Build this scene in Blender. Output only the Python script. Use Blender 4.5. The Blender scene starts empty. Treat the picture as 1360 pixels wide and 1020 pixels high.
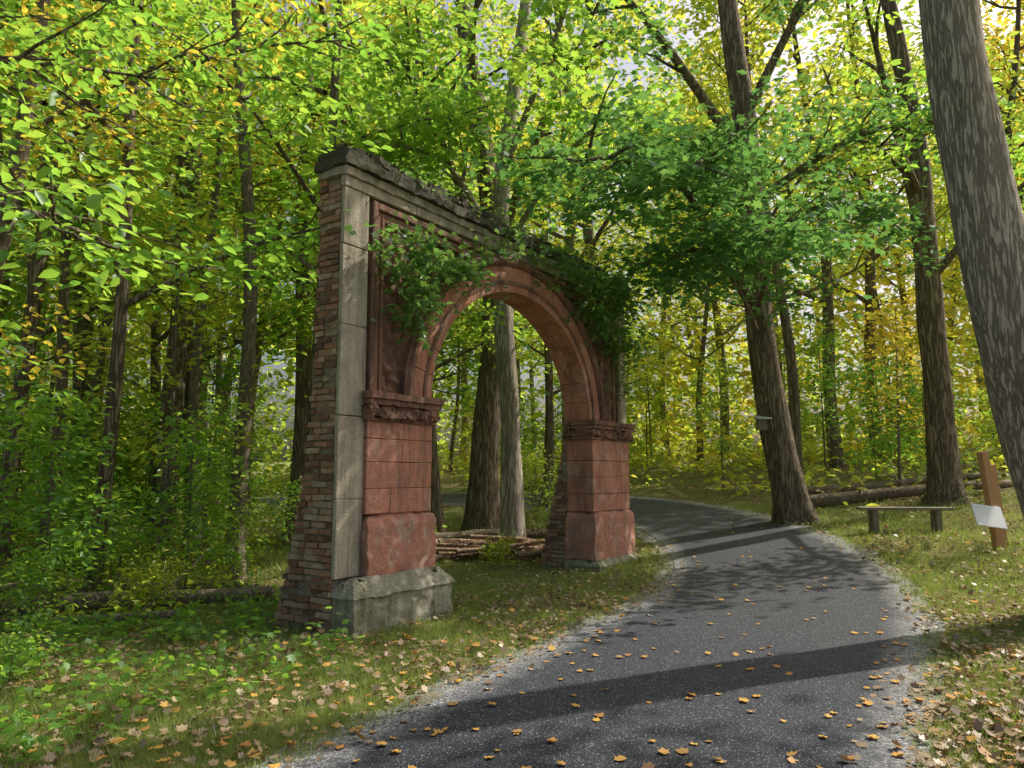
import bpy, math, random, time
import numpy as np
from mathutils import Vector, noise, Matrix
T0=time.time()
random.seed(7); RNG=np.random.default_rng(11)
sc=bpy.context.scene
# ------------------------------------------------------------ helpers
class MB:
    def __init__(s): s.v=[]; s.f=[]; s.m=[]; s.a=[]
    def add(s,vs,fs,m=0,a=0.0):
        o=len(s.v); s.v.extend([tuple(p) for p in vs])
        for f in fs: s.f.append(tuple(i+o for i in f)); s.m.append(m); s.a.append(a)
    def mesh(s,name,mats,smooth=False,attr=None):
        me=bpy.data.meshes.new(name); me.from_pydata(s.v,[],s.f)
        for m in mats: me.materials.append(m)
        me.polygons.foreach_set("material_index",s.m)
        me.polygons.foreach_set("use_smooth",[smooth]*len(s.f))
        if attr:
            at=me.attributes.new(attr,'FLOAT','FACE'); at.data.foreach_set("value",s.a)
        me.update(); return me
def obj(name,me,parent=None,loc=None):
    o=bpy.data.objects.new(name,me); sc.collection.objects.link(o)
    if parent: o.parent=parent
    if loc is not None: o.location=loc
    return o
def empty(name,loc=(0,0,0),rz=0):
    e=bpy.data.objects.new(name,None); e.empty_display_size=.2; sc.collection.objects.link(e)
    e.location=loc; e.rotation_euler=(0,0,rz); return e
def bevel(o,w=.008,seg=2):
    b=o.modifiers.new("bev",'BEVEL'); b.width=w; b.segments=seg; b.limit_method='ANGLE'; b.angle_limit=math.radians(40)
def box(mb,x0,x1,y0,y1,z0,z1,m=0,j=0):
    vs=[(x,y,z) for z in (z0,z1) for x,y in ((x0,y0),(x1,y0),(x1,y1),(x0,y1))]
    if j: vs=[(a+random.uniform(-j,j),b+random.uniform(-j,j),c+random.uniform(-j,j)) for a,b,c in vs]
    mb.add(vs,[(3,2,1,0),(4,5,6,7),(0,1,5,4),(1,2,6,5),(2,3,7,6),(3,0,4,7)],m)
def rough_box(mb,x0,x1,y0,y1,z0,z1,step=.05,amp=.015,freq=5,m=0,warp=None):
    def grid(fn,nu,nv):
        vs=[];fs=[]
        for j in range(nv+1):
            for i in range(nu+1):
                p=Vector(fn(i/nu,j/nv))
                if warp: p=Vector(warp(p))
                d=noise.noise_vector(p*freq)*amp+noise.noise_vector(p*freq*3.1)*amp*.5
                vs.append(p+d)
        for j in range(nv):
            for i in range(nu):
                a=j*(nu+1)+i; fs.append((a,a+1,a+nu+2,a+nu+1))
        mb.add(vs,fs,m)
    L=lambda a,b,t:a+(b-a)*t
    nx=max(1,int((x1-x0)/step)); ny=max(1,int((y1-y0)/step)); nz=max(1,int((z1-z0)/step))
    grid(lambda u,v:(L(x0,x1,u),y0,L(z0,z1,v)),nx,nz)
    grid(lambda u,v:(L(x1,x0,u),y1,L(z0,z1,v)),nx,nz)
    grid(lambda u,v:(x0,L(y1,y0,u),L(z0,z1,v)),ny,nz)
    grid(lambda u,v:(x1,L(y0,y1,u),L(z0,z1,v)),ny,nz)
    grid(lambda u,v:(L(x0,x1,u),L(y0,y1,v),z1),nx,ny)
    grid(lambda u,v:(L(x0,x1,u),L(y1,y0,v),z0),nx,ny)
def catmull(P,k=8):
    P=[Vector(p) for p in P]; Q=[P[0]*2-P[1]]+P+[P[-1]*2-P[-2]]; out=[]
    for i in range(1,len(Q)-2):
        a,b,c,d=Q[i-1:i+3]
        for j in range(k):
            t=j/k
            out.append(.5*((2*b)+(c-a)*t+(2*a-5*b+4*c-d)*t*t+(3*b-a-3*c+d)*t**3))
    out.append(P[-1]); return out
def tube(mb,pts,rads,n=7,m=0,flare=0,lump=0):
    o=len(mb.v); N=len(pts)
    ref=Vector((1,0.1,0))
    for i,p in enumerate(pts):
        t=(pts[min(i+1,N-1)]-pts[max(i-1,0)]).normalized()
        a=(ref-t*ref.dot(t))
        if a.length<.05: a=Vector((0,1,0))-t*t.y
        a.normalize(); b=t.cross(a); ref=a
        for k in range(n):
            th=2*math.pi*k/n; r=rads[i]
            if flare:
                hgt=(p-pts[0]).length
                r*=1+flare*math.exp(-hgt/.35)*(1+.35*math.sin(th*5+1))
            if lump: r*=1+lump*noise.noise(Vector((math.cos(th)*1.3,math.sin(th)*1.3,p.z*.7+rads[0]*50)))
            mb.v.append(tuple(p+a*math.cos(th)*r+b*math.sin(th)*r))
    for i in range(N-1):
        for k in range(n):
            q=(k+1)%n
            mb.f.append((o+i*n+k,o+i*n+q,o+(i+1)*n+q,o+(i+1)*n+k)); mb.m.append(m); mb.a.append(0)
    mb.f.append(tuple(o+(N-1)*n+k for k in range(n))); mb.m.append(m); mb.a.append(0)
# ------------------------------------------------------------ node helpers
def mk(name):
    m=bpy.data.materials.new(name); m.use_nodes=True; m.node_tree.nodes.clear(); return m,m.node_tree
def N(nt,typ,props=None,**kw):
    n=nt.nodes.new(typ)
    for k,v in (props or {}).items(): setattr(n,k,v)
    for k,v in kw.items():
        k2=k.replace('_',' ')
        s=None
        for i in n.inputs:
            if i.name==k2: s=i;break
        if s is None: s=n.inputs[int(k[1:])]
        if isinstance(v,bpy.types.NodeSocket): nt.links.new(v,s)
        else:
            if isinstance(v,(tuple,list)) and len(v)==3 and s.type=='RGBA': v=(*v,1)
            s.default_value=v
    return n
def ramp(nt,fac,stops,interp='LINEAR'):
    r=nt.nodes.new('ShaderNodeValToRGB'); nt.links.new(fac,r.inputs[0]); e=r.color_ramp.elements
    r.color_ramp.interpolation=interp
    while len(e)<len(stops): e.new(.5)
    for i,(p,c) in enumerate(stops):
        e[i].position=p
        e[i].color=(*c,1) if isinstance(c,(tuple,list)) else (c,c,c,1)
    return r.outputs[0]
def noi(nt,vec,scale,detail=5,rough=.6):
    return N(nt,'ShaderNodeTexNoise',None,Vector=vec,Scale=scale,Detail=detail,Roughness=rough).outputs[0]
def mixc(nt,f,a,b,mode='MIX'): return N(nt,'ShaderNodeMixRGB',{'blend_type':mode},Fac=f,Color1=a,Color2=b).outputs[0]
def math_(nt,op,a,b=0.0):
    n=nt.nodes.new('ShaderNodeMath'); n.operation=op
    for i,v in enumerate((a,b)):
        if isinstance(v,bpy.types.NodeSocket): nt.links.new(v,n.inputs[i])
        else: n.inputs[i].default_value=v
    return n.outputs[0]
def coord(nt,scale=(1,1,1),which='Object'):
    t=nt.nodes.new('ShaderNodeTexCoord')
    return N(nt,'ShaderNodeMapping',None,Vector=t.outputs[which],Scale=scale).outputs[0]
def finish(nt,col,rough=.9,height=None,bs=.5,bd=.02,spec=.3):
    p=N(nt,'ShaderNodeBsdfPrincipled',None,Base_Color=col,Roughness=rough)
    p.inputs['Specular IOR Level'].default_value=spec
    if height is not None:
        b=N(nt,'ShaderNodeBump',None,Strength=bs,Distance=bd,Height=height)
        nt.links.new(b.outputs[0],p.inputs['Normal'])
    o=nt.nodes.new('ShaderNodeOutputMaterial'); nt.links.new(p.outputs[0],o.inputs[0])
def stone(name,c1,c2,dark,stain=.5,fs=2.0,bs=.6,pale=None):
    m,nt=mk(name); c=coord(nt)
    base=mixc(nt,ramp(nt,noi(nt,c,fs,6,.7),[(.35,0.0),(.65,1.0)]),c1,c2)
    fine=noi(nt,c,45,3,.7)
    base=mixc(nt,.5,base,ramp(nt,fine,[(.3,.35),(.7,.72)]),'OVERLAY')
    if pale:
        base=mixc(nt,ramp(nt,noi(nt,c,2.7,7,.78),[(.52,0.0),(.60,.75)]),base,pale)
    st=ramp(nt,noi(nt,coord(nt,(1,1,.35)),3.3,7,.72),[(.62-stain*.25,0.0),(.72,1.0)])
    st2=ramp(nt,noi(nt,coord(nt,(7,7,.5)),1.3,5,.7),[(.50,0.0),(.66,min(1,stain*1.2))])
    col=mixc(nt,math_(nt,'MULTIPLY',st,.8),base,dark)
    col=mixc(nt,st2,col,dark)
    h=math_(nt,'ADD',noi(nt,c,9,7,.75),math_(nt,'MULTIPLY',fine,.4))
    finish(nt,col,.92,h,bs,.03,.2); return m
M_red=stone("red_sandstone",(.60,.285,.20),(.48,.205,.145),(.19,.12,.09),.5,2.6,.8,(.64,.44,.35))
M_red2=stone("red_plaster_peeling",(.60,.285,.205),(.47,.205,.15),(.34,.25,.20),.6,3.5,1.0,(.64,.48,.39))
M_brown=stone("carved_brownstone",(.36,.19,.135),(.25,.145,.105),(.085,.07,.058),.75,3,.9,(.44,.25,.18))
M_grey=stone("grey_limestone",(.52,.465,.37),(.40,.355,.28),(.18,.16,.12),.68,2.2,.7)
M_plinth=stone("mossy_limestone",(.46,.43,.345),(.32,.305,.235),(.15,.165,.085),.65,3.2,1.0)
M_dark=stone("blackened_cornice_stone",(.12,.11,.088),(.08,.072,.06),(.10,.11,.05),.5,5,1.0)
def m_brick():
    m,nt=mk("old_brick"); c=coord(nt)
    oi=N(nt,'ShaderNodeAttribute',{'attribute_name':'lv'}).outputs['Fac']
    col=ramp(nt,oi,[(0,(.16,.09,.065)),(.35,(.36,.19,.12)),(.6,(.44,.26,.17)),(.8,(.48,.37,.26)),(1,(.28,.20,.15))])
    n=noi(nt,c,22,5,.7)
    col=mixc(nt,.6,col,ramp(nt,n,[(.3,.3),(.7,.7)]),'OVERLAY')
    col=mixc(nt,ramp(nt,noi(nt,c,2.2,5,.7),[(.5,0.0),(.68,.5)]),col,(.14,.125,.09))
    finish(nt,col,.93,n,.7,.02,.2); return m
M_brick=m_brick()
M_mortar=stone("mortar",(.34,.30,.23),(.21,.18,.14),(.11,.10,.07),.5,6,.9)
def m_bark(name,c1,c2,sx=14,sz=1.6,bs=1.0):
    m,nt=mk(name); c=coord(nt,(sx,sx,sz))
    n1=noi(nt,c,1.0,5,.62); n2=noi(nt,coord(nt,(sx*2.2,sx*2.2,sz*3)),1.0,4,.65)
    rd=math_(nt,'ABSOLUTE',math_(nt,'SUBTRACT',n1,.5)); f=ramp(nt,rd,[(0,0.0),(.07,1.0)])
    big=noi(nt,coord(nt),1.1,4,.7)
    k=math_(nt,'MULTIPLY',math_(nt,'ADD',math_(nt,'MULTIPLY',f,.6),.4),ramp(nt,n2,[(.25,.4),(.6,1.0)]))
    col=mixc(nt,k,c2,c1)
    col=mixc(nt,ramp(nt,big,[(.5,0.0),(.75,.35)]),col,(.22,.23,.14))
    h=math_(nt,'ADD',f,math_(nt,'MULTIPLY',n2,.8))
    finish(nt,col,.95,h,bs,.045,.15); return m
M_bark=m_bark("bark",(.36,.285,.21),(.10,.08,.06))
M_bark2=m_bark("ridged_grey_bark",(.70,.62,.53),(.42,.36,.30),20,2.0,1.0)
M_bark3=m_bark("thin_bark",(.32,.265,.20),(.12,.10,.078),25,4,.7)
def leafmat(name,cols,tcols,tmix=.5):
    m,nt=mk(name)
    a=N(nt,'ShaderNodeAttribute',{'attribute_name':'lv'}).outputs['Fac']
    r=nt.nodes.new('ShaderNodeObjectInfo').outputs['Random']
    f=math_(nt,'ADD',math_(nt,'MULTIPLY',a,.65),math_(nt,'MULTIPLY',r,.35))
    k=len(cols)-1
    c=ramp(nt,f,[(.15+.7*i/k,x) for i,x in enumerate(cols)])
    t=ramp(nt,f,[(.15+.7*i/k,x) for i,x in enumerate(tcols)])
    d=N(nt,'ShaderNodeBsdfDiffuse',None,Color=c).outputs[0]
    tr=N(nt,'ShaderNodeBsdfTranslucent',None,Color=t).outputs[0]
    mx=N(nt,'ShaderNodeMixShader',None,Fac=tmix,i1=d,i2=tr).outputs[0]
    g=N(nt,'ShaderNodeBsdfGlossy',None,Color=(.9,.95,1.0),Roughness=.42).outputs[0]
    mx=N(nt,'ShaderNodeMixShader',None,Fac=.035,i1=mx,i2=g).outputs[0]
    o=nt.nodes.new('ShaderNodeOutputMaterial'); nt.links.new(mx,o.inputs[0]); return m
ML_green=leafmat("green_leaf",[(.08,.21,.035),(.12,.27,.04),(.21,.33,.045)],[(.30,.62,.07),(.45,.72,.08),(.68,.82,.09)],.56)
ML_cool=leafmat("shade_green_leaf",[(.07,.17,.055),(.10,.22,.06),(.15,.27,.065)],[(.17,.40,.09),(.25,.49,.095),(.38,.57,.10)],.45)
ML_lime=leafmat("lime_leaf",[(.15,.25,.03),(.24,.31,.035),(.34,.35,.04)],[(.56,.77,.08),(.72,.83,.09),(.88,.82,.10)],.58)
ML_yel=leafmat("yellow_leaf",[(.28,.30,.025),(.46,.39,.03),(.56,.36,.03)],[(.78,.82,.08),(.92,.80,.09),(.94,.68,.09)],.58)
ML_lit=leafmat("fallen_leaf",[(.20,.145,.10),(.34,.25,.16),(.46,.35,.22),(.58,.37,.15)],[(.1,.05,.02),(.2,.1,.04),(.3,.15,.05),(.45,.2,.03)],.2)
ML_or=leafmat("orange_fallen_leaf",[(.50,.25,.08),(.66,.40,.09),(.38,.22,.11),(.70,.52,.14)],[(.4,.15,.02),(.6,.25,.03),(.3,.12,.02),(.6,.3,.03)],.15)
ML_grass=leafmat("grass_blade",[(.12,.21,.045),(.22,.29,.07),(.38,.37,.15)],[(.28,.46,.06),(.38,.52,.08),(.52,.50,.15)],.4)
# ------------------------------------------------------------ terrain functions
CL=catmull([(-6.5,-9,0),(-3.2,-3,0),(-1.0,1.6,0),(.5,4.35,0),(1.22,5.7,0),(2.15,7.4,0),(3.25,9.5,0),(4.05,12.2,0),(4.28,15.4,0),(3.7,18.8,0),(2.2,22,0),(-.6,25,0),(-6,28.5,0),(-14,32,0),(-28,36,0)],16)
CLa=np.array([(p.x,p.y) for p in CL])
def rdist(x,y):
    x=np.atleast_1d(x);y=np.atleast_1d(y); out=np.empty(len(x))
    for s in range(0,len(x),4000):
        d=np.hypot(x[s:s+4000,None]-CLa[None,:,0],y[s:s+4000,None]-CLa[None,:,1]); out[s:s+4000]=d.min(1)
    return out
def hbase(x,y):
    p=.7*x+.7*y-10; h=.11*(np.sqrt(p*p+4)+p)/2
    return 4.2*np.tanh(h/4.2)
AO=Vector((-1.77,7.63,0)); AD=Vector((.551,.8345,0)); AN=Vector((-.8345,.551,0))
def hterr(x,y):
    x=np.atleast_1d(np.asarray(x,float)); y=np.atleast_1d(np.asarray(y,float))
    h=hbase(x,y); rd=rdist(x,y)
    k=np.clip((rd-2.0)/2.5,0,1)
    s=(x-AO.x)*AD.x+(y-AO.y)*AD.y; t=(x-AO.x)*AN.x+(y-AO.y)*AN.y
    da=np.hypot(np.clip(np.abs(s-3.4)-3.6,0,None),np.clip(np.abs(t)-.5,0,None))
    k=k*np.clip(da/2.0,0,1)
    n=.10*np.sin(x*.9+1.3)*np.sin(y*.7+.4)+.05*np.sin(x*2.3+y*1.7)+.03*np.sin(x*4.1-y*3.3)
    drop=-.2*np.clip((-x-3.2)/4,0,1)
    return h+k*(n+drop)
def hz(x,y): return float(hterr(x,y)[0])
n=260; u=np.linspace(-1,1,n)
gx=3+16*u+230*u**5; gy=11+17*u+260*u**5
X,Y=np.meshgrid(gx,gy); Z=hterr(X.ravel(),Y.ravel())
me=bpy.data.meshes.new("ground")
vs=np.stack([X.ravel(),Y.ravel(),Z],1)
idx=np.arange(n*n).reshape(n,n)
fs=np.stack([idx[:-1,:-1],idx[:-1,1:],idx[1:,1:],idx[1:,:-1]],-1).reshape(-1,4)
me.from_pydata(vs.tolist(),[],fs.tolist()); me.polygons.foreach_set("use_smooth",[True]*len(fs))
m,nt=mk("leaf_litter_ground"); c=coord(nt)
big=noi(nt,c,.45,4,.6); mid=noi(nt,c,3.5,6,.75)
v=N(nt,'ShaderNodeTexVoronoi',None,Vector=c,Scale=16)
lit=ramp(nt,N(nt,'ShaderNodeSeparateXYZ',None,Vector=v.outputs['Color']).outputs[0],[(0,(.13,.10,.06)),(.5,(.25,.19,.11)),(.85,(.39,.30,.17)),(1,(.45,.31,.14))])
gr=mixc(nt,noi(nt,c,20,3,.7),(.12,.17,.045),(.27,.28,.10))
f=ramp(nt,math_(nt,'ADD',math_(nt,'MULTIPLY',big,.6),math_(nt,'MULTIPLY',mid,.4)),[(.38,0.0),(.54,1.0)])
col=mixc(nt,f,lit,gr)
finish(nt,col,1.0,math_(nt,'ADD',mid,noi(nt,c,40,4,.8)),1.0,.05,.1)
me.materials.append(m); obj("ground",me)
def ribbon(name,half,zoff,nc,mat,jag):
    P=[p for p in CL]; vs=[];fs=[];uvs=[]; L=0
    for i,p in enumerate(P):
        t=(P[min(i+1,len(P)-1)]-P[max(i-1,0)]).normalized(); nn=Vector((t.y,-t.x,0))
        if i: L+=(p-P[i-1]).length
        for k in range(nc+1):
            e=k/nc*2-1; w=half*e
            if jag and k in(0,nc): w*=1+jag*noise.noise(Vector((L*2.5,e*9,0)))+jag*.6*noise.noise(Vector((L*9,e*9,3)))
            q=p+nn*w; vs.append((q.x,q.y,0)); uvs.append((k/nc,L))
    a=np.array(vs); a[:,2]=hbase(a[:,0],a[:,1])+zoff
    for i in range(len(P)-1):
        for k in range(nc):
            b=i*(nc+1)+k; fs.append((b,b+1,b+nc+2,b+nc+1))
    me=bpy.data.meshes.new(name); me.from_pydata(a.tolist(),[],fs)
    uv=me.uv_layers.new(name="UVMap")
    for pl in me.polygons:
        for li in pl.loop_indices: uv.data[li].uv=uvs[me.loops[li].vertex_index]
    me.polygons.foreach_set("use_smooth",[True]*len(fs)); me.materials.append(mat); return obj(name,me)
def gravel_nodes(nt,c):
    v=N(nt,'ShaderNodeTexVoronoi',None,Vector=c,Scale=55)
    s=N(nt,'ShaderNodeSeparateXYZ',None,Vector=v.outputs['Color']).outputs[0]
    col=ramp(nt,s,[(0,(.14,.145,.155)),(.5,(.28,.285,.295)),(1,(.50,.50,.50))])
    return mixc(nt,ramp(nt,v.outputs['Distance'],[(.45,0.0),(.8,.8)]),col,(.07,.07,.075)),v.outputs['Distance']
m,nt=mk("gravel"); c=coord(nt); g,d=gravel_nodes(nt,c)
g=mixc(nt,ramp(nt,noi(nt,c,2.2,7,.7),[(.5,0.0),(.62,.8)]),g,(.20,.18,.10))
finish(nt,g,.95,math_(nt,'SUBTRACT',1.0,d),.8,.012,.2); M_gravel=m
ribbon("gravel_shoulder",1.70,.012,16,M_gravel,.12)
m,nt=mk("asphalt"); c=coord(nt)
uvx=N(nt,'ShaderNodeSeparateXYZ',None,Vector=coord(nt,which='UV')).outputs[0]
e=math_(nt,'MULTIPLY',math_(nt,'ABSOLUTE',math_(nt,'SUBTRACT',uvx,.5)),2.0)
e2=math_(nt,'ADD',e,math_(nt,'MULTIPLY',math_(nt,'SUBTRACT',noi(nt,c,2.0,8,.75),.5),.4))
g,d=gravel_nodes(nt,c)
v=N(nt,'ShaderNodeTexVoronoi',None,Vector=c,Scale=110)
sp=N(nt,'ShaderNodeSeparateXYZ',None,Vector=v.outputs['Color']).outputs[0]
a=ramp(nt,sp,[(0,(.016,.019,.027)),(.7,(.036,.042,.057)),(.93,(.07,.08,.10)),(1,(.26,.28,.30))])
a=mixc(nt,ramp(nt,noi(nt,c,1.1,6,.65),[(.52,0.0),(.8,.22)]),a,(.13,.14,.165))
col=mixc(nt,ramp(nt,e2,[(.80,0.0),(1.0,.9)]),a,g)
finish(nt,col,.75,math_(nt,'ADD',v.outputs['Distance'],math_(nt,'MULTIPLY',noi(nt,c,60,3,.7),.8)),.7,.012,.3)
ribbon("road",1.45,.024,24,m,.03)
# ------------------------------------------------------------ arch
arch=empty("stone_archway",AO,math.atan2(.8345,.551))
CX,CZ,EA,EB=3.45,2.45,2.0,1.68
mb=MB()
def courses(s0,s1,z0,zs,t0=-.06,t1=.42):
    z=z0
    for zn in zs:
        L=s1-s0; cut=random.choice([.35,.5,.62]) if L>1 and random.random()<.35 else 0
        if cut: box(mb,s0,s0+L*cut-.002,t0,t1,z+.003,zn-.003,0,.004); box(mb,s0+L*cut+.002,s1,t0,t1,z+.003,zn-.003,0,.004)
        else: box(mb,s0,s1,t0,t1,z+.003,zn-.003,0,.004)
        z=zn
courses(.37,1.43,1.18,[1.45,1.73,1.98,2.17])
courses(5.48,6.86,1.0,[1.28,1.56,1.82,2.17])
o=obj("pier_blocks",mb.mesh("pier_blocks",[M_red]),arch); bevel(o,.009)
mb=MB()
def basewarp(z0,z1,s0,s1,t0):
    def w(p):
        k=max(0,(p.z-(z1-.1))/.1)
        return (p.x+(.05*k if p.x<s0+.01 else 0)-(.05*k if p.x>s1-.01 else 0),p.y+(.05*k if p.y<t0+.01 else 0),p.z)
    return w
rough_box(mb,.36,1.47,-.11,.42,.55,1.18,.025,.026,4,0,basewarp(.55,1.18,.36,1.47,-.11))
rough_box(mb,5.43,6.93,-.11,.42,.24,1.0,.03,.026,4,0,basewarp(.24,1.0,5.43,6.93,-.11))
obj("pier_bases",mb.mesh("pier_bases",[M_red2],True),arch)
mb=MB()
def pl(s0,s1,t0,t1,z0,z1,cut):
    def w(p):
        k=max(0,(p.z-cut)/(z1-cut))
        return (p.x+.13*k*(1 if p.x<(s0+s1)/2 else -1)*(1 if abs(p.x-(s0+s1)/2)>(s1-s0)/2-.14 else 0),p.y+(.14*k if p.y<t0+.15 else 0),p.z)
    rough_box(mb,s0-.0,s1+.0,t0,t1,z0,cut-.02,.025,.03,4.5)
    rough_box(mb,s0-.02,s1+.02,t0-.02,t1+.01,cut-.015,z1,.025,.018,4.5,0,w)
pl(.02,1.58,-.27,.34,-.35,.56,.40)
pl(5.36,7.04,-.2,.40,-.3,.26,.17)
obj("plinths",mb.mesh("plinths",[M_plinth],True),arch)
mb=MB()
zz=[.56,1.35,2.2,3.15,4.0,4.62]
for a,b in zip(zz,zz[1:]): box(mb,-.01,.365,-.02,.03,a+.002,b-.002,0,.005)
for a,b in zip(zz[2:],zz[3:]): box(mb,6.62,6.86,-.02,.3,a+.002,b-.002,0,.005)
for i in range(6): box(mb,-.01+i*1.145,-.01+(i+1)*1.145-.004,-.035,.035,4.625,4.74,0,.004)
o=obj("grey_border",mb.mesh("grey_border",[M_grey]),arch); bevel(o,.01)
mb=MB()
rough_box(mb,-.03,6.88,-.06,.36,4.74,4.83,.05,.016,5)
obj("cornice_moulding",mb.mesh("cornice_moulding",[M_grey],True),arch)
mb=MB()
rough_box(mb,-.06,6.92,-.12,.40,4.835,4.94,.03,.034,7)
rough_box(mb,-.04,6.90,-.09,.38,4.945,5.02,.03,.045,7)
for i in range(150):
    s=random.uniform(.1,6.9); r=random.uniform(.03,.08)
    rough_box(mb,s-r,s+r,random.uniform(-.1,0),.2,4.98,5.0+r*.9,.035,.04,9)
obj("cornice",mb.mesh("cornice",[M_dark],True),arch)
def arc_z(s,off):
    a=EA+off;b=EB+off; q=(s-CX)/a
    return CZ+b*math.sqrt(max(0,1-q*q)) if abs(q)<1 else None
mb=MB(); nc=330; nr=90
S0,S1,ZT=.365,6.62,4.63
vs=[];fs=[]
for i in range(nc+1):
    s=S0+(S1-S0)*i/nc; zb=arc_z(s,.30) or 2.4; zb=max(zb,2.4)
    for j in range(nr+1):
        z=zb+(ZT-zb)*j/nr; t=.06
        inpanel=(s>.62 and s<6.4 and z<4.3 and z>2.5)
        if inpanel:
            q=Vector((s*3.2,z*3.2,0)); sw=noise.noise_vector(q)*.9
            a=abs(math.sin((s+sw.x*.25)*13+sw.y*3)*math.cos((z+sw.y*.25)*12+sw.x*3))
            t-=.065*a+.05*noise.noise(Vector((s*14,z*14,4)))
        else: t-=.012*noise.noise(Vector((s*9,z*9,1)))
        vs.append((s,t,z))
for i in range(nc):
    for j in range(nr):
        a=i*(nr+1)+j; fs.append((a,a+nr+1,a+nr+2,a+1))
mb.add(vs,fs)
obj("carved_spandrel",mb.mesh("carved_spandrel",[M_brown],True),arch)
mb=MB()
nc=120
vs=[];fs=[]
for i in range(nc+1):
    s=.05+(6.84-.05)*i/nc; zb=max(arc_z(s,.25) or 2.2,2.2)
    vs+=[(s,.14,zb),(s,.14,4.735),(s,.345,4.735),(s,.345,zb)]
for i in range(nc):
    for k in range(4):
        a=i*4+k;b=i*4+(k+1)%4; fs.append((a,b,b+4,a+4))
mb.add(vs,fs); mb.add(vs[:4],[(0,1,2,3)]); mb.add(vs[-4:],[(3,2,1,0)])
obj("wall_core",mb.mesh("wall_core",[M_mortar]),arch)
mb=MB()
for (a,b,t) in ((.42,.50,-.03),(.505,.57,.0),(.575,.62,-.015)):
    box(mb,a,b,t,.1,2.46,4.59-(a-.42),0,.003)
    box(mb,7.0-b,7.0-a,t,.1,2.46,4.59-(a-.42),0,.003)
    box(mb,b+.003,7.0-b-.003,t,.1,4.59-(b-.42),4.59-(a-.42)-.003,0,.003)
o=obj("frame_moulding",mb.mesh("frame_moulding",[M_brown]),arch); bevel(o,.015,3)
def ring(mb,prof,a0,a1,seg,m=0,j=0):
    vs=[];fs=[];k=len(prof)
    for i in range(seg+1):
        th=a0+(a1-a0)*i/seg
        x,z=EA*math.cos(th),EB*math.sin(th); nx,nz=math.cos(th)/EA,math.sin(th)/EB; l=math.hypot(nx,nz); nx/=l;nz/=l
        for (r,t) in prof: vs.append((CX+x+nx*r,t+j,CZ+z+nz*r))
    for i in range(seg):
        for q in range(k):
            a=i*k+q;b=i*k+(q+1)%k; fs.append((a,b,b+k,a+k))
    fs.append(tuple(range(k))[::-1]); fs.append(tuple(seg*k+q for q in range(k)))
    mb.add(vs,fs,m)
mb=MB(); nv=17
for i in range(nv):
    a0=math.pi*i/nv+.0012;a1=math.pi*(i+1)/nv-.0012
    ring(mb,[(0.0,-.03),(.36,-.03),(.36,.44),(0.0,.44)],a0,a1,5,0,random.uniform(-.006,.006))
o=obj("voussoirs",mb.mesh("voussoirs",[M_red]),arch); bevel(o,.007)
mb=MB()
for i in range(nv):
    a0=math.pi*i/nv+.001;a1=math.pi*(i+1)/nv-.001
    ring(mb,[(.365,-.055),(.40,-.09),(.45,-.09),(.47,-.05),(.50,-.04),(.50,.1),(.365,.1)],a0,a1,5,0,random.uniform(-.004,.004))
    ring(mb,[(.10,-.045),(.13,-.052),(.16,-.045),(.16,-.02),(.10,-.02)],a0,a1,5,0)
obj("arch_hood_moulding",mb.mesh("arch_hood_moulding",[M_brown]),arch)
mb=MB()
for s0,s1 in ((.34,1.52),(5.40,6.94)):
    rough_box(mb,s0-.03,s1+.0,-.17,.44,2.40,2.47,.03,.012,6)
    rough_box(mb,s0-.01,s1-.02,-.14,.44,2.34,2.395,.03,.012,6)
    rough_box(mb,s0,s1-.04,-.12,.43,2.20,2.335,.012,.055,9)
    rough_box(mb,s0,s1-.05,-.09,.43,2.165,2.20,.03,.01,6)
obj("imposts",mb.mesh("imposts",[M_brown],True),arch)
def Tl(z): return .36 if z>2.8 else .36+.50*((2.8-z)/2.8)**1.6
def Tr(z): return .42 if z>2.6 else .42+.58*((2.6-z)/2.6)**1.2
mb=MB(); core=MB()
def brick_face(splane,side,T,zt,t00):
    z=-.3; row=0
    while z<zt:
        Tm=T(z); t=t00; first=True
        while t<Tm-.02:
            L=random.choice([.2,.2,.1]) if not first else (.2 if row%2 else .1)
            L=min(L*random.uniform(.93,1.05),Tm-t+random.uniform(-.01,.03)); first=False
            pr=random.uniform(-.016,.026)
            x0,x1=(splane-pr,splane+.1) if side<0 else (splane-.1,splane+pr)
            o=len(mb.f); box(mb,x0,x1,t+.006,t+L-.007,z+.006,z+.057,0,.007)
            r=random.random()
            for q in range(o,len(mb.f)): mb.a[q]=r
            t+=L
        z+=.068; row+=1
def corebox(s0,s1,t0,T,zt):
    vs=[];fs=[];k=24
    for i in range(k+1):
        z=-.35+(zt+.35)*i/k; t=T(z)-.015
        vs+=[(s0,t0,z),(s1,t0,z),(s1,t,z),(s0,t,z)]
    for i in range(k):
        for q in range(4):
            a=i*4+q;b=i*4+(q+1)%4; fs.append((a,b,b+4,a+4))
    fs.append((4*k,4*k+1,4*k+2,4*k+3)); core.add(vs,fs)
brick_face(0.0,-1,Tl,4.73,.035); corebox(.014,.30,.036,Tl,4.72)
brick_face(5.50,-1,Tr,2.3,.425); corebox(5.514,6.80,.425,Tr,2.4)
corebox(.302,1.40,.15,Tl,2.4)
def backface(s0,s1,T,zt):
    z=-.3;row=0
    while z<zt:
        s=s0-(.1 if row%2 else 0)
        while s<s1:
            a=max(s,s0);b=min(s+.2,s1)
            if b-a>.03:
                o=len(mb.f); box(mb,a+.005,b-.005,T(z)-.08,T(z)+random.uniform(-.01,.012),z+.004,z+.058,0,.003)
                r=random.random()
                for q in range(o,len(mb.f)): mb.a[q]=r
            s+=.2
        z+=.068;row+=1
backface(.02,1.4,Tl,2.3); backface(5.52,6.8,Tr,2.35)
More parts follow.
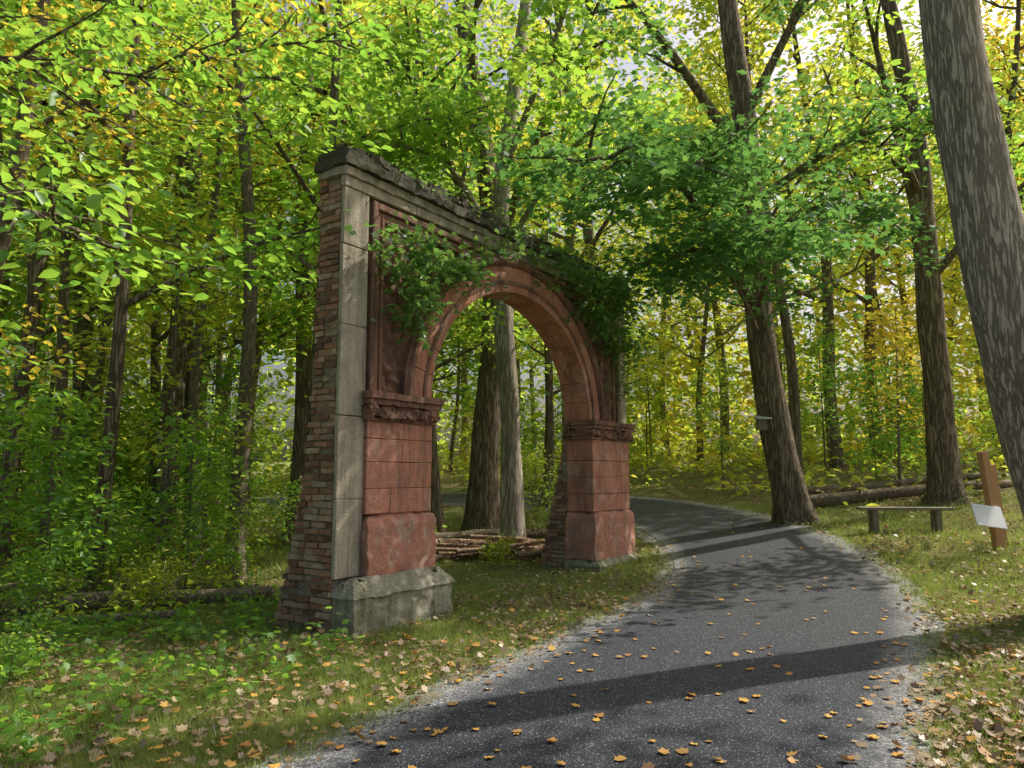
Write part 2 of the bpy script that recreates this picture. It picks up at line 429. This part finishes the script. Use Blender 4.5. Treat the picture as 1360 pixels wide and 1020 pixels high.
obj("brickwork",mb.mesh("brickwork",[M_brick],False,"lv"),arch)
obj("brick_core",core.mesh("brick_core",[M_mortar]),arch)
# ------------------------------------------------------------ foliage: one merged leaf mesh per crown
SHP={'simple':(np.array([(0,0,0),(.27,.3,.09),(.24,.65,.06),(0,1,-.08),(-.24,.65,.06),(-.27,.3,.09)]),[(0,1,2,3),(0,3,4,5)]),
 'maple':(np.array([(0,0,0),(.46,.14,-.05),(.27,.38,0),(.5,.66,-.06),(.16,.62,0),(0,1,-.1),(-.16,.62,0),(-.5,.66,-.06),(-.27,.38,0),(-.46,.14,-.05)]),[(0,1,2,3,4,5),(0,5,6,7,8,9)]),
 'curled':(np.array([(0,0,.05),(.40,.18,.16),(.30,.40,.05),(.42,.62,.20),(.18,.70,.04),(0,.95,.12),(-.18,.66,.03),(-.36,.66,.10),(-.30,.38,.04),(-.42,.2,.14)]),[(0,1,2,3,4,5),(0,5,6,7,8,9)]),
 'blade':(np.array([(-.035,0,0),(.035,0,0),(0,1,.0)]),[(0,1,2)])}
def norm(a): return a/np.maximum(1e-6,np.linalg.norm(a,axis=1,keepdims=True))
def build_leaves(name,P,d,s,nn,sz,lv,shape,mat):
    V,F=SHP[shape]; k=len(V); n=len(P)
    co=P[:,None,:]+sz[:,None,None]*(s[:,None,:]*V[None,:,0,None]+d[:,None,:]*V[None,:,1,None]+nn[:,None,:]*V[None,:,2,None])
    co=co.reshape(-1,3); fl=len(F[0]); base=(np.arange(n)*k)[:,None,None]
    idx=(base+np.array(F)[None]).reshape(-1)
    me=bpy.data.meshes.new(name); me.vertices.add(len(co)); me.vertices.foreach_set('co',co.ravel())
    nf=n*len(F); me.loops.add(nf*fl); me.loops.foreach_set('vertex_index',idx.astype(np.int32))
    me.polygons.add(nf); me.polygons.foreach_set('loop_start',(np.arange(nf)*fl).astype(np.int32))
    me.update(calc_edges=True)
    at=me.attributes.new('lv','FLOAT','FACE'); at.data.foreach_set('value',np.repeat(lv,len(F)))
    me.materials.append(mat or ML_green); return me
def leaf_mesh(name,T,K,R,size,shape,tilt=.5,flatz=.3,mat=None,axs=.35,dz=(-.55,.15),droop=.18):
    T=np.asarray(T,float); nt_=len(T)
    tl=np.repeat(np.arange(nt_),K); n=len(tl)
    ax=RNG.normal(0,axs,(nt_,2))
    off=RNG.normal(0,1,(n,2)); rr=R*RNG.uniform(.75,1.25,(nt_,1))[tl]
    off=off*rr*.62; z=ax[tl,0]*off[:,0]+ax[tl,1]*off[:,1]+RNG.normal(0,flatz*R,n)-droop*(off**2).sum(1)/max(R,.01)
    P=T[tl]+np.column_stack([off,z])
    d=norm(np.column_stack([off+RNG.normal(0,R*.45,(n,2)),RNG.uniform(dz[0],dz[1],n)*R]))
    nn=np.column_stack([RNG.normal(0,tilt,(n,2)),np.ones(n)]); s=norm(np.cross(d,nn)); nn=np.cross(s,d)
    sz=size*RNG.uniform(.6,1.25,n)
    cl=RNG.uniform(0,1,nt_)[tl]; lv=np.clip(.5*cl+.5*RNG.uniform(0,1,n),0,1)
    return build_leaves(name,P,d,s,nn,sz,lv,shape,mat)
def crown(me,mat,parent,name="crown"):
    o=obj(name,me,parent); o.material_slots[0].link='OBJECT'; o.material_slots[0].material=mat; return o
def rv(): return Vector((random.uniform(-1,1),random.uniform(-1,1),random.uniform(-1,1)))
def grow(mb,p,d,L,r,depth,tips,up=.12,kids=4,n=6):
    p=Vector(p); d=Vector(d).normalized(); pts=[p.copy()]
    for i in range(5):
        d=(d+rv()*.22+Vector((0,0,up))).normalized(); p=p+d*L/5; pts.append(p.copy())
    tube(mb,pts,[r*(1-.75*i/5) for i in range(6)],n)
    if depth==0:
        for q in pts[2:]: tips.append(q+rv()*.25)
    else:
        tips.append(pts[-1])
        for k in range(kids):
            q=pts[min(5,1+int(k*4/kids)+random.randint(0,1))]
            side=(d.cross(Vector((0,0,1)))).normalized()*(1 if k%2 else -1)
            grow(mb,q,(d*.7+side*random.uniform(.4,1)+rv()*.35),L*random.uniform(.4,.62),r*.45,depth-1,tips,up,kids,5)
def template(seed,H,r,cb,limb,nl,up=.12,kids=4,trunk_n=12):
    random.seed(seed); mb=MB(); tips=[]
    bx,by=random.uniform(-.06,.06),random.uniform(-.05,.05)
    path=[Vector((bx*z+.25*math.sin(z*.35+seed)*min(1,z/4)*(r>.06),by*z+.2*math.cos(z*.3+seed)*min(1,z/4)*(r>.06),z-.5)) for z in np.linspace(0,H,int(H*1.2)+4)]
    tube(mb,path,[max(.015,r*(1-.85*(i/(len(path)-1))**1.2)) for i in range(len(path))],trunk_n,0,.45,.12)
    for i in range(nl):
        f=(i+random.random())/nl; z=cb+(H-cb)*f*.97
        k=min(len(path)-1,int((z+.5)/H*(len(path)-1))); p=path[k]
        an=i*2.4+random.uniform(-.5,.5)
        L=limb*(1-.55*f)*random.uniform(.75,1.2)
        grow(mb,p,(math.cos(an),math.sin(an),random.uniform(.05,.6)+f*.5),L,r*(.4-.22*f),1,tips,up,kids)
    return mb,np.array([tuple(t) for t in tips])
def mktemplates(tag,specs,bark,K,R,size,shape):
    out=[]
    for s in specs:
        mb,t=template(*s)
        out.append((mb.mesh(tag+"_wood",[bark],True),leaf_mesh(tag+"_leaves",t,K,R,size,shape,.6,.4)))
    return out
TT=mktemplates("maple",[(1,16,.17,5,4.4,12),(2,19,.23,6,5.0,13),(3,13,.12,3.5,3.6,10),(4,21,.26,8,5.2,12),(5,11,.09,2.6,3.0,10)],M_bark,19,.70,.24,'simple')
SP=mktemplates("sapling",[(11,4.6,.035,1.1,1.5,11,.0,3,6),(12,3.4,.025,.6,1.2,10,.0,3,6),(13,6.2,.05,2.0,1.9,12,.02,3,6)],M_bark3,11,.34,.14,'simple')
SH=mktemplates("shrub",[(31,1.5,.02,.15,.8,9,.1,2,5),(32,1.0,.015,.1,.6,8,.1,2,5),(33,2.1,.025,.3,1.0,10,.1,2,5)],M_bark3,9,.22,.10,'simple')
def place(name,tpl,mat,x,y,rz=None,s=1,parent=None):
    e=empty(name,(x,y,hz(x,y)),random.uniform(0,6.28) if rz is None else rz); e.scale=(s,s,s)
    if parent: e.parent=parent
    obj("trunk_and_limbs",tpl[0],e); crown(tpl[1],mat,e); return e
def manual_tree(name,path,rads,limbs,mat,bark,K=24,R=.5,size=.14,shape='maple',n=28,depth=0,k=8,twig=1):
    e=empty(name,path[0]); base=Vector(path[0]); mb=MB(); tips=[]
    P=catmull(path,k); Rr=np.interp(np.linspace(0,1,len(P)),np.linspace(0,1,len(rads)),rads)
    tube(mb,[p-base for p in P],list(Rr),n,0,.5,.16)
    for lp,r,kids in limbs:
        Q=catmull(lp,5); tube(mb,[p-base for p in Q],[r*(1-.8*i/(len(Q)-1)) for i in range(len(Q))],8)
        for j in range(kids):
            i=int(len(Q)*(.3+.68*j/max(1,kids))); i=min(i,len(Q)-2)
            d=(Q[i+1]-Q[i]).normalized(); side=Vector((-d.y,d.x,0))*(1 if j%2 else -1)
            grow(mb,Q[i]-base,d*.6+side*random.uniform(.4,1)+rv()*.3,random.uniform(.9,1.6)*(1+depth*.8)*twig,r*.35,depth,tips,.02,4)
        tips.append(Q[-1]-base)
    obj("trunk_and_limbs",mb.mesh(name+"_wood",[bark],True),e)
    t=np.array([tuple(q) for q in tips])
    crown(leaf_mesh("leaves",t,K,R,size,shape,.5,.28),mat,e)
    return e
random.seed(21)
def g(x,y): return hz(x,y)-.1
manual_tree("leaning_tree",[(6.2,8,g(6.2,8)),(5.85,8,1.1),(5.6,8,2.15),(5.33,8,3.5),(5.14,8.05,5.3),(5.03,8.1,7.2),(4.95,8.4,10.5),(5.2,8.8,15)],[.46,.40,.37,.34,.31,.29,.24,.12],
 [([(5.0,8.3,10),(4,10,12),(3.5,12,13)],.1,4),([(5.1,8.3,9.5),(6.0,10,11.0),(7,12,11.5)],.1,4),([(5.0,8.2,8.6),(6.5,7.4,9.8),(8.5,7,10.4)],.1,8),([(5.0,8.2,9.4),(6.2,6.0,10.4),(7.5,4,11)],.1,7)],ML_green,M_bark2,20,.6,.2,'simple',48,0,10,1.5)
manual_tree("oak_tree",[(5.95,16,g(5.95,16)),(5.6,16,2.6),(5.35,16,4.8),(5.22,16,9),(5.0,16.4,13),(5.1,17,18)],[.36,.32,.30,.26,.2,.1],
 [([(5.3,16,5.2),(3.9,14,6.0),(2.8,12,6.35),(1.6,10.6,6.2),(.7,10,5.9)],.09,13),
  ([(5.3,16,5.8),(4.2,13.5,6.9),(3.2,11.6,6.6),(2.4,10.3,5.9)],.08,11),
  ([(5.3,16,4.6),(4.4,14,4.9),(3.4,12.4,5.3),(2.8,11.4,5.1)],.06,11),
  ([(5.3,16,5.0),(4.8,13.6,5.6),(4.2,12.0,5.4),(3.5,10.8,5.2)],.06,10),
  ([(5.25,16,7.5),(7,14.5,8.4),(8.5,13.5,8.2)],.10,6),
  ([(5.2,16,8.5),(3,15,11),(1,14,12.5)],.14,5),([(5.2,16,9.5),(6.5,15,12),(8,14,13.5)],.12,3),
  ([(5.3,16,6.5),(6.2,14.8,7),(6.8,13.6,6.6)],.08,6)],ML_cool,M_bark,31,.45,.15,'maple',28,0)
manual_tree("oak_tree",[(9.7,17,g(9.7,17)),(9.65,17,4),(9.6,17,7),(9.5,17,10),(9.0,17.3,15)],[.33,.29,.27,.23,.12],
 [([(9.6,17,7),(8.9,16.6,9.5),(8.0,16,12.5)],.16,4),([(9.6,17,6),(10.5,15.6,7.4),(11,14.5,7.8)],.1,7),([(9.6,17,8),(8.3,15.5,8.6),(7.4,14.6,8.2)],.09,6)],ML_green,M_bark,22,.6,.2,'simple',24,0,8,1.3)
manual_tree("maple_tree",[(-.69,17.6,g(-.7,17.6)),(-.6,17.6,2.5),(-.42,17.6,5),(-.5,17.6,8),(-1.2,17.8,13),(-1.5,18,18)],[.38,.34,.31,.27,.2,.1],
 [([(-.45,17.6,5.6),(-1.3,15.5,8.2),(-2.2,13.5,9.6)],.13,10),([(-.5,17.6,6.5),(.8,15.5,9.5),(1.8,13.8,11)],.13,5),([(-.5,17.6,8),(-.9,16,11),(-.5,14.5,12.5)],.13,5),([(-.5,17.6,7),(-3,16.4,9),(-5,15.5,10)],.12,8)],ML_green,M_bark,24,.65,.2,'simple',24,0,8,1.4)
manual_tree("maple_tree",[(0.02,15.5,g(0,15.5)),(-.03,15.5,2.5),(-.18,15.5,5.2),(-.2,15.5,8),(.3,15.6,12),(.5,15.8,16)],[.23,.21,.19,.17,.12,.06],
 [([(-.2,15.5,6.2),(.9,13.5,7.4),(1.9,12,7.8)],.08,8),([(-.2,15.5,6.2),(-1.2,14,7.5),(-2.2,13,7.6)],.08,9),([(-.2,15.5,8),(.8,13.5,9.8),(1.2,12,10.4)],.08,5)],ML_green,M_bark2,26,.5,.17,'maple',22,0,8,1.3)
manual_tree("beech_tree",[(-7.6,6.0,g(-7.6,6)),(-7.5,6,3),(-7.4,6,6),(-7.3,6,10)],[.25,.2,.17,.08],
 [([(-7.5,6,3.0),(-5.6,5.8,3.7),(-4.1,5.6,3.7),(-3.1,5.5,3.35)],.05,12),
  ([(-7.5,6,2.4),(-5.9,6.4,2.9),(-4.9,6.5,2.9)],.04,4),
  ([(-7.4,6,4.4),(-5.6,6.2,5.2),(-4,6.2,5.2)],.05,9),
  ([(-7.4,6,5),(-5.6,7.4,5.9),(-3.8,8,6)],.05,10)],ML_green,M_bark,14,.34,.125,'simple',16,0)
manual_tree("yellow_birch_tree",[(-7.2,9.8,g(-7.2,9.8)),(-7.1,9.8,3),(-6.7,9.8,6),(-6.5,10,11)],[.16,.13,.11,.05],
 [([(-7,9.8,4.5),(-5.8,9,5.5),(-4.6,8.5,6)],.04,8),([(-6.9,9.8,5.5),(-6.2,8.5,6.6),(-5.6,7.5,7)],.04,8),([(-6.7,9.8,6.2),(-5.0,9.6,7),(-3.4,9.3,7.4)],.04,5),([(-7,9.8,2.6),(-6.6,8.8,3.1),(-6.0,8.2,3.1)],.03,4)],ML_yel,M_bark3,13,.4,.12,'simple',12,0)
for nm,pa,ra,mt in (("maple_tree",[(-7.1,15.5),(-7.0,15.5),(-6.9,15.6)],.26,ML_green),("maple_tree",[(-6.6,16),(-6.9,16),(-7.3,16)],.2,ML_lime),("beech_tree",[(-5.55,10.2),(-5.4,10.2),(-5.5,10.3)],.11,ML_green),
                 ("beech_tree",[(-8.7,13),(-8.5,13),(-8.2,13)],.16,ML_lime),("maple_tree",[(-5.1,18),(-5.0,18),(-5.2,18)],.24,ML_green),("beech_tree",[(-1.6,16.8),(-1.9,16.8),(-2.3,17)],.14,ML_green),("maple_tree",[(1.0,22),(1.1,22),(1.0,22)],.16,ML_lime),
                 ("maple_tree",[(-3.4,12.6),(-3.3,12.6),(-3.2,12.8)],.12,ML_green)):
    (x0,y0),(x1,y1),(x2,y2)=pa
    manual_tree(nm,[(x0,y0,g(x0,y0)),(x1,y1,3.5),(x2,y2,8),(x2,y2+.4,13)],[ra,ra*.8,ra*.65,ra*.3],
      [([(x1,y1,3.9+q*1.1),(x1+math.cos(q*2.2)*1.6,y1+math.sin(q*2.2)*1.6,4.7+q*1.1),(x1+math.cos(q*2.2)*3,y1+math.sin(q*2.2)*3,5.1+q*1.1)],.05,6) for q in range(0,6)],mt,M_bark,19,.5,.17,'simple',14,0)
# woodland
dist=empty("distant_trees")
def ok(x,y,rmin,amin):
    if rdist(x,y)[0]<rmin: return False
    s=(x-AO.x)*AD.x+(y-AO.y)*AD.y; t=(x-AO.x)*AN.x+(y-AO.y)*AN.y
    d=math.hypot(max(0,abs(s-3.4)-3.5),t if t<0 else t)
    return d>=amin
random.seed(5)
pl_=[]; tries=0
while len(pl_)<36 and tries<5000:
    tries+=1
    y=random.uniform(18,46); x=random.uniform(-.85*y-2,.8*y)
    if not ok(x,y,3,6): continue
    az=math.degrees(math.atan2(x,y-3))
    if az>26 and math.hypot(x,y)<26: continue
    if any((x-a)**2+(y-b)**2<16 for a,b in pl_): continue
    pl_.append((x,y))
for (x,y) in [(-14,9),(-11,14),(-9.5,20),(-3,21),(-13,19),(-6.5,24),(15,9)]+pl_:  # fixed tree on the right: out of view, added to shade the road
    D=math.hypot(x,y); k=random.random(); t=random.choice(TT if x<11 else TT[:2])
    warm=.2+.4*(x>0)
    c=ML_yel if k<warm*.4 else (ML_lime if k<.25+warm else ML_green)
    place("maple_tree" if D<32 else "tree",t,c,x,y,None,random.uniform(.9,1.2),None if D<32 else dist)
for i in range(24):
    a=random.uniform(-.72,.72); D=random.uniform(48,80); x,y=D*math.sin(a),D*math.cos(a)
    place("tree",random.choice(TT[:4]),random.choice([ML_green,ML_lime,ML_lime,ML_yel]),x,y,None,random.uniform(1.2,1.6),dist)
n_=0
while n_<28:
    y=random.uniform(11.5,30); x=random.uniform(-.78*y-1,-.33*y)
    if not ok(x,y,3,2.2): continue
    place("maple_sapling",random.choice(SP),random.choice([ML_green,ML_green,ML_green,ML_lime,ML_lime]),x,y,None,random.uniform(.7,1.1)); n_+=1
for (x,y,k) in [(-5.2,8.6,1),(-6.6,9.0,0),(-4.4,10.4,1)]: place("maple_sapling",SP[k],ML_green,x,y,None,.75)
for (x,y,k,s_) in [(-5.6,7.4,1,.5),(-4.9,8.0,0,.55),(-6.3,8.2,2,.5),(-4.2,9.1,1,.7),(-7.0,9.6,0,.8),(-5.0,9.7,0,.7),(-3.9,10.9,2,.6),(-8.2,10.4,2,.8),(-6,11.5,0,.9),(-4.9,12.2,2,.8),(-3.6,5.6,1,.4),(-9.5,12.2,2,1),(-7.4,13,2,.8),(-4,14,0,.9),
                   (-1.9,13.6,1,.9),(-.2,12.6,1,.5),(1.3,16.4,0,.9),(-2.6,15,2,.7),(.6,18.8,2,.8)]:
    place("shrub",SH[k],random.choice([ML_green,ML_lime,ML_green]),x,y,None,s_)
for i in range(16):
    y=random.uniform(12,30); x=random.uniform(-.75*y,-.3*y)
    if not ok(x,y,3,2.5): continue
    z0=hz(x,y)-.1; r=random.uniform(.05,.15); dx=random.uniform(-.06,.06); mb=MB()
    pts=[Vector((dx*z+.12*math.sin(z*.6+i),.1*math.cos(z*.5+i),z)) for z in np.linspace(0,11,12)]
    tube(mb,pts,[r*(1-.05*q) for q in range(12)],8,0,.4,.1); e=empty("young_tree",(x,y,z0)); obj("trunk_and_limbs",mb.mesh("young_tree",[M_bark3],True),e)
    crown(leaf_mesh("leaves",[tuple(pts[-1]+rv()*1.3) for q in range(14)],22,.6,.2,'simple'),random.choice([ML_green,ML_lime]),e)
for i in range(28):
    y=random.uniform(18.5,34); x=random.uniform(-.2*y,.75*y)
    if not ok(x,y,2.6,4): continue
    place("maple_sapling",random.choice(SP),random.choice([ML_lime,ML_yel,ML_green,ML_green]),x,y,None,random.uniform(.7,1.1))
def scatter_pts(nn,fx,cond):
    out=[]
    while len(out)<nn:
        x,y=fx()
        if cond(x,y): out.append((x,y))
    a=np.array(out); return np.stack([a[:,0],a[:,1],hterr(a[:,0],a[:,1])],1)
def polar(d0,d1,a0,a1):
    D=math.sqrt(random.uniform(d0*d0,d1*d1)); a=random.uniform(a0,a1); return D*math.sin(a),D*math.cos(a)
P=scatter_pts(520,lambda:polar(9,28,-.75,-.33),lambda x,y:ok(x,y,2.6,1.5)); P[:,2]+=RNG.uniform(.06,.4,len(P))
obj("undergrowth",leaf_mesh("undergrowth",P,16,.3,.11,'simple',.6,.35,ML_lime))
P=scatter_pts(520,lambda:polar(18,50,-.35,.75),lambda x,y:ok(x,y,2.6,3)); P[:,2]+=RNG.uniform(.1,.7,len(P))
obj("undergrowth",leaf_mesh("undergrowth_far",P,18,.55,.26,'simple',.6,.4,ML_lime))
P=scatter_pts(740,lambda:polar(36,80,-.72,.72),lambda x,y:True); P[:,2]+=RNG.uniform(0,1,len(P))**1.5*13
obj("distant_foliage",leaf_mesh("distant_foliage",P,24,1.5,.65,'simple',.8,.5,ML_lime))
P=scatter_pts(260,lambda:polar(30,60,.1,.75),lambda x,y:True); P[:,2]+=RNG.uniform(0,1,len(P))*8
obj("distant_foliage",leaf_mesh("distant_yellow_foliage",P,26,1.2,.5,'simple',.8,.5,ML_yel))
def vine(name,cs):
    P=[]
    for (s,t,z,ks,kz,nn) in cs:
        for i in range(nn):
            P.append(tuple(AO+AD*(s+random.gauss(0,ks))+AN*(t-random.random()*.12)+Vector((0,0,z+random.gauss(0,kz)))))
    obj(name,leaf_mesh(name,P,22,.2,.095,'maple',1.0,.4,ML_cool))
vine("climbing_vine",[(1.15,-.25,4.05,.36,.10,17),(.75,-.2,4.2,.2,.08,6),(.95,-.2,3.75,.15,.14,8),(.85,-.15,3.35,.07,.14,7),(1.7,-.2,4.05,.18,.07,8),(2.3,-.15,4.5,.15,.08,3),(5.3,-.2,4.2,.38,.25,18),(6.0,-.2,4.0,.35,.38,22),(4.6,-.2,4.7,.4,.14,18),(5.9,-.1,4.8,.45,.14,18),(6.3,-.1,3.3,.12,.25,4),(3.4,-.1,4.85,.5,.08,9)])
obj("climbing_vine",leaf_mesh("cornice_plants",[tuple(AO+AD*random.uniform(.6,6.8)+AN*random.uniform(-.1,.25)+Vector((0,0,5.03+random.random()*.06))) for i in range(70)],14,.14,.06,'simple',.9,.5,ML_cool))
# ------------------------------------------------------------ ground cover
def ring_pts(nn,d0,d1,a0,a1,cond):
    D=np.exp(RNG.uniform(np.log(d0),np.log(d1),nn)); a=RNG.uniform(a0,a1,nn); x=D*np.sin(a);y=D*np.cos(a)
    k=cond(x,y); x=x[k];y=y[k]; return np.stack([x,y,hterr(x,y)],1)
def grass_mesh(P,K,mat):
    n0=len(P); tl=np.repeat(np.arange(n0),K); n=len(tl); D=np.hypot(P[:,0],P[:,1])[tl]; k=np.clip(D/8,.8,2.2)
    Q=P[tl]+np.column_stack([RNG.normal(0,.10,(n,2))*k[:,None],np.full(n,-.01)])
    d=norm(np.column_stack([RNG.normal(0,.6,(n,2)),np.ones(n)])); a=RNG.uniform(0,6.28,n)
    s=norm(np.cross(d,np.column_stack([np.cos(a),np.sin(a),np.zeros(n)]))); nn=np.cross(s,d)
    patch=RNG.uniform(.4,1.3,n0)[tl]
    return build_leaves("grass",Q,d,s,nn,RNG.uniform(.04,.12,n)*k**.5*patch,np.clip(RNG.uniform(0,1,n)*.5+.5*RNG.uniform(0,1,n0)[tl],0,1),'blade',mat)
def clumpy(x,y): return .5+.5*np.sin(x*2.1+1.3*np.sin(y*1.7))*np.sin(y*2.4+1.1*np.sin(x*1.9))
P=ring_pts(31000,3.2,20,-.68,.72,lambda x,y:(rdist(x,y)>1.58)&(RNG.random(len(x))<np.where((x<-.42*y)&(y>6),.4,1.0)*(.5+.5*clumpy(x,y))))
obj("grass",grass_mesh(P,27,ML_grass))
P=ring_pts(7000,3.2,30,-.7,.75,lambda x,y:(rdist(x,y)>1.6)&(RNG.random(len(x))<np.where(x<-.02*y,.3,.9)*(1.25-.8*clumpy(x,y)))); P[:,2]+=.03
obj("fallen_leaves",leaf_mesh("fallen_leaves",P,11,.28,.064,'curled',.45,.05,ML_lit,0,(-.2,.4),0))
def singles(name,P,s0,mat,t=.1,sh='curled'): return obj(name,leaf_mesh(name,P,1,.01,s0,sh,t,.05,mat,0,(-.1,.1),0))
P=ring_pts(1300,3.2,22,-.7,.75,lambda x,y:(rdist(x,y)>1.15)&(rdist(x,y)<1.65)); P[:,2]=hbase(P[:,0],P[:,1])+.030
P2=ring_pts(420,3.4,20,-.3,.6,lambda x,y:(rdist(x,y)<1.4)); P2[:,2]=hbase(P2[:,0],P2[:,1])+.030
singles("road_leaves",np.concatenate([P,P2]),.072,ML_or,.12)
P3=ring_pts(1500,3.4,20,-.7,.75,lambda x,y:(rdist(x,y)>1.6)); P3[:,2]+=.05
singles("orange_leaves",P3,.075,ML_or,.3)
P=scatter_pts(250,lambda:polar(4.6,10,-.68,-.22),lambda x,y:rdist(x,y)[0]>2.6 and ok(x,y,2.6,.6)); P[:,2]+=RNG.uniform(.05,.20,len(P))
obj("weeds",leaf_mesh("weeds",P,13,.17,.07,'maple',.4,.4,ML_green))
# ------------------------------------------------------------ logs
random.seed(3)
M_log=m_bark("log_bark",(.44,.36,.27),(.18,.14,.10),18,6,.8)
def log(name,p0,p1,r):
    e=empty(name,p0); a=Vector((0,0,0)); b=Vector(p1)-Vector(p0); mb=MB()
    pts=[a.lerp(b,t/8)+rv()*r*.25 for t in range(9)]
    tube(mb,pts,[r*(1-.35*t/8) for t in range(9)],12,0,0,.3)
    for q in range(3):
        s=pts[random.randint(2,7)]; d=rv(); d.z=abs(d.z)+.3; grow(mb,s,d,random.uniform(.3,.8),r*.25,0,[],0,0,5)
    obj("log",mb.mesh(name,[M_log],True),e)
def gl(x,y,r): return (x,y,hz(x,y)+r*1.1)
log("fallen_log",gl(-8.0,8.8,.14),gl(-2.9,9.5,.14),.13)
log("fallen_log",gl(-9,11.4,.12),gl(-3.6,11.0,.12),.12)
log("fallen_log",gl(-6.8,8.5,.1),gl(-3.6,8.3,.1),.06)
log("fallen_log",gl(-12,15,.1),gl(-5.5,14.2,.1),.13)
log("fallen_log",gl(6.6,17.6,.16),gl(12.5,18.6,.16),.15)
log("fallen_log",gl(7,19.5,.1),gl(14,21,.1),.12)
log("fallen_log",gl(-3,15.2,.1),gl(1.6,16.2,.1),.12)
e=empty("brush_pile",(-.6,13.6,hz(-.6,13.6))); mb=MB()
for i in range(70):
    a=random.gauss(0,.5)+.15; c_=Vector((random.gauss(0,.8),random.gauss(0,.3),random.uniform(.03,.38))); d=Vector((math.cos(a),math.sin(a),random.uniform(-.15,.15)))
    L=random.uniform(.3,1.1); r=random.uniform(.02,.055); tube(mb,[c_-d*L,c_+rv()*.05,c_+d*L],[r,r*.9,r*.6],7,0,0,.2)
obj("branches",mb.mesh("brush_pile",[m_bark("rotten_wood",(.56,.37,.25),(.22,.15,.10),15,5,.8)],True),e)
# ------------------------------------------------------------ bench and sign
def m_wood(name,c1,c2):
    m,nt=mk(name); c=coord(nt,(14,14,1.5)); n_=noi(nt,c,2,8,.7)
    finish(nt,mixc(nt,n_,c1,c2),.8,n_,.4,.01,.25); return m
M_wood=m_wood("weathered_wood",(.16,.14,.10),(.34,.30,.23)); M_post=m_wood("brown_wood",(.46,.25,.13),(.62,.37,.20))
b=empty("park_bench",(7.25,14.1,hz(7.25,14.1)),-.12); mb=MB()
box(mb,-.8,.8,-.17,-.01,.40,.45); box(mb,-.8,.8,.01,.17,.40,.45)
o=obj("seat",mb.mesh("seat",[M_wood]),b); bevel(o,.008)
for i,x in enumerate((-.55,.55)):
    mb=MB(); box(mb,x-.05,x+.05,-.14,-.04,-.15,.398); box(mb,x-.05,x+.05,.04,.14,-.15,.398); box(mb,x-.03,x+.03,-.16,.16,.33,.397)
    o=obj("leg_%d"%(i+1),mb.mesh("leg",[M_wood]),b); bevel(o,.008)
s=empty("trail_sign",(7.55,11.9,hz(7.55,11.9)),.15); 
mb=MB(); box(mb,-.06,.06,-.06,.06,-.2,1.52); o=obj("post",mb.mesh("post",[M_post]),s); o.rotation_euler=(0,math.radians(-6),0); bevel(o,.008)
mb=MB(); box(mb,.065,.16,-.02,.02,-.2,1.3); o=obj("side_board",mb.mesh("side_board",[M_post]),s); o.rotation_euler=(0,math.radians(-5),0); bevel(o,.004)
m,nt=mk("white_panel"); c=coord(nt); n_=noi(nt,c,9,5,.6); finish(nt,mixc(nt,n_,(.72,.74,.78),(.85,.86,.88)),.45,None)
mb=MB(); box(mb,-.23,.23,-.012,.012,-.19,.19); o=obj("panel",mb.mesh("panel",[m]),s); o.location=(-.27,-.16,.52); o.rotation_euler=(math.radians(-32),math.radians(8),math.radians(-8)); bevel(o,.004)
mb=MB(); box(mb,-.28,.0,-.02,.02,-.03,.02); o=obj("bracket",mb.mesh("bracket",[M_post]),s); o.location=(0,-.085,.42)
s=empty("bird_box",(5.28,15.9,2.55)); mb=MB(); box(mb,-.10,.10,-.1,.1,-.02,.24); o=obj("box",mb.mesh("box",[M_wood]),s)
mb=MB(); box(mb,-.15,.15,-.16,.13,.245,.27); o=obj("roof",mb.mesh("roof",[m]),s); o.rotation_euler=(math.radians(14),0,0)
mb=MB(); box(mb,.0,.2,.0,.04,.05,.1); obj("support",mb.mesh("support",[M_wood]),s)
# ------------------------------------------------------------ light and camera
EL=math.radians(48); AZ=math.radians(61)
S=Vector((math.sin(AZ)*math.cos(EL),math.cos(AZ)*math.cos(EL),math.sin(EL)))
w=bpy.data.worlds.new("World"); sc.world=w; w.use_nodes=True; nt=w.node_tree
sky=nt.nodes.new('ShaderNodeTexSky'); sky.sky_type='NISHITA'; sky.sun_disc=False; sky.sun_elevation=EL; sky.sun_rotation=AZ; sky.dust_density=7; sky.air_density=1.0; sky.ozone_density=.3
bg=nt.nodes['Background']; bg.inputs[1].default_value=.15; nt.links.new(sky.outputs[0],bg.inputs[0])
ld=bpy.data.lights.new("sun",'SUN'); ld.energy=5; ld.angle=math.radians(.53); ld.color=(1,.93,.80)
lo=bpy.data.objects.new("sun",ld); sc.collection.objects.link(lo); lo.rotation_euler=S.to_track_quat('Z','Y').to_euler()
cd=bpy.data.cameras.new("camera"); cd.lens=26.47; cd.sensor_width=36; cd.clip_end=2000; cd.clip_start=.05
co=bpy.data.objects.new("camera",cd); sc.collection.objects.link(co); co.location=(0,0,1.6); co.rotation_euler=(math.radians(90+6.84),0,0)
sc.camera=co
sc.view_settings.view_transform='Standard'; sc.view_settings.look='None'; sc.view_settings.exposure=0
print("BUILD",time.time()-T0,len(bpy.data.objects))
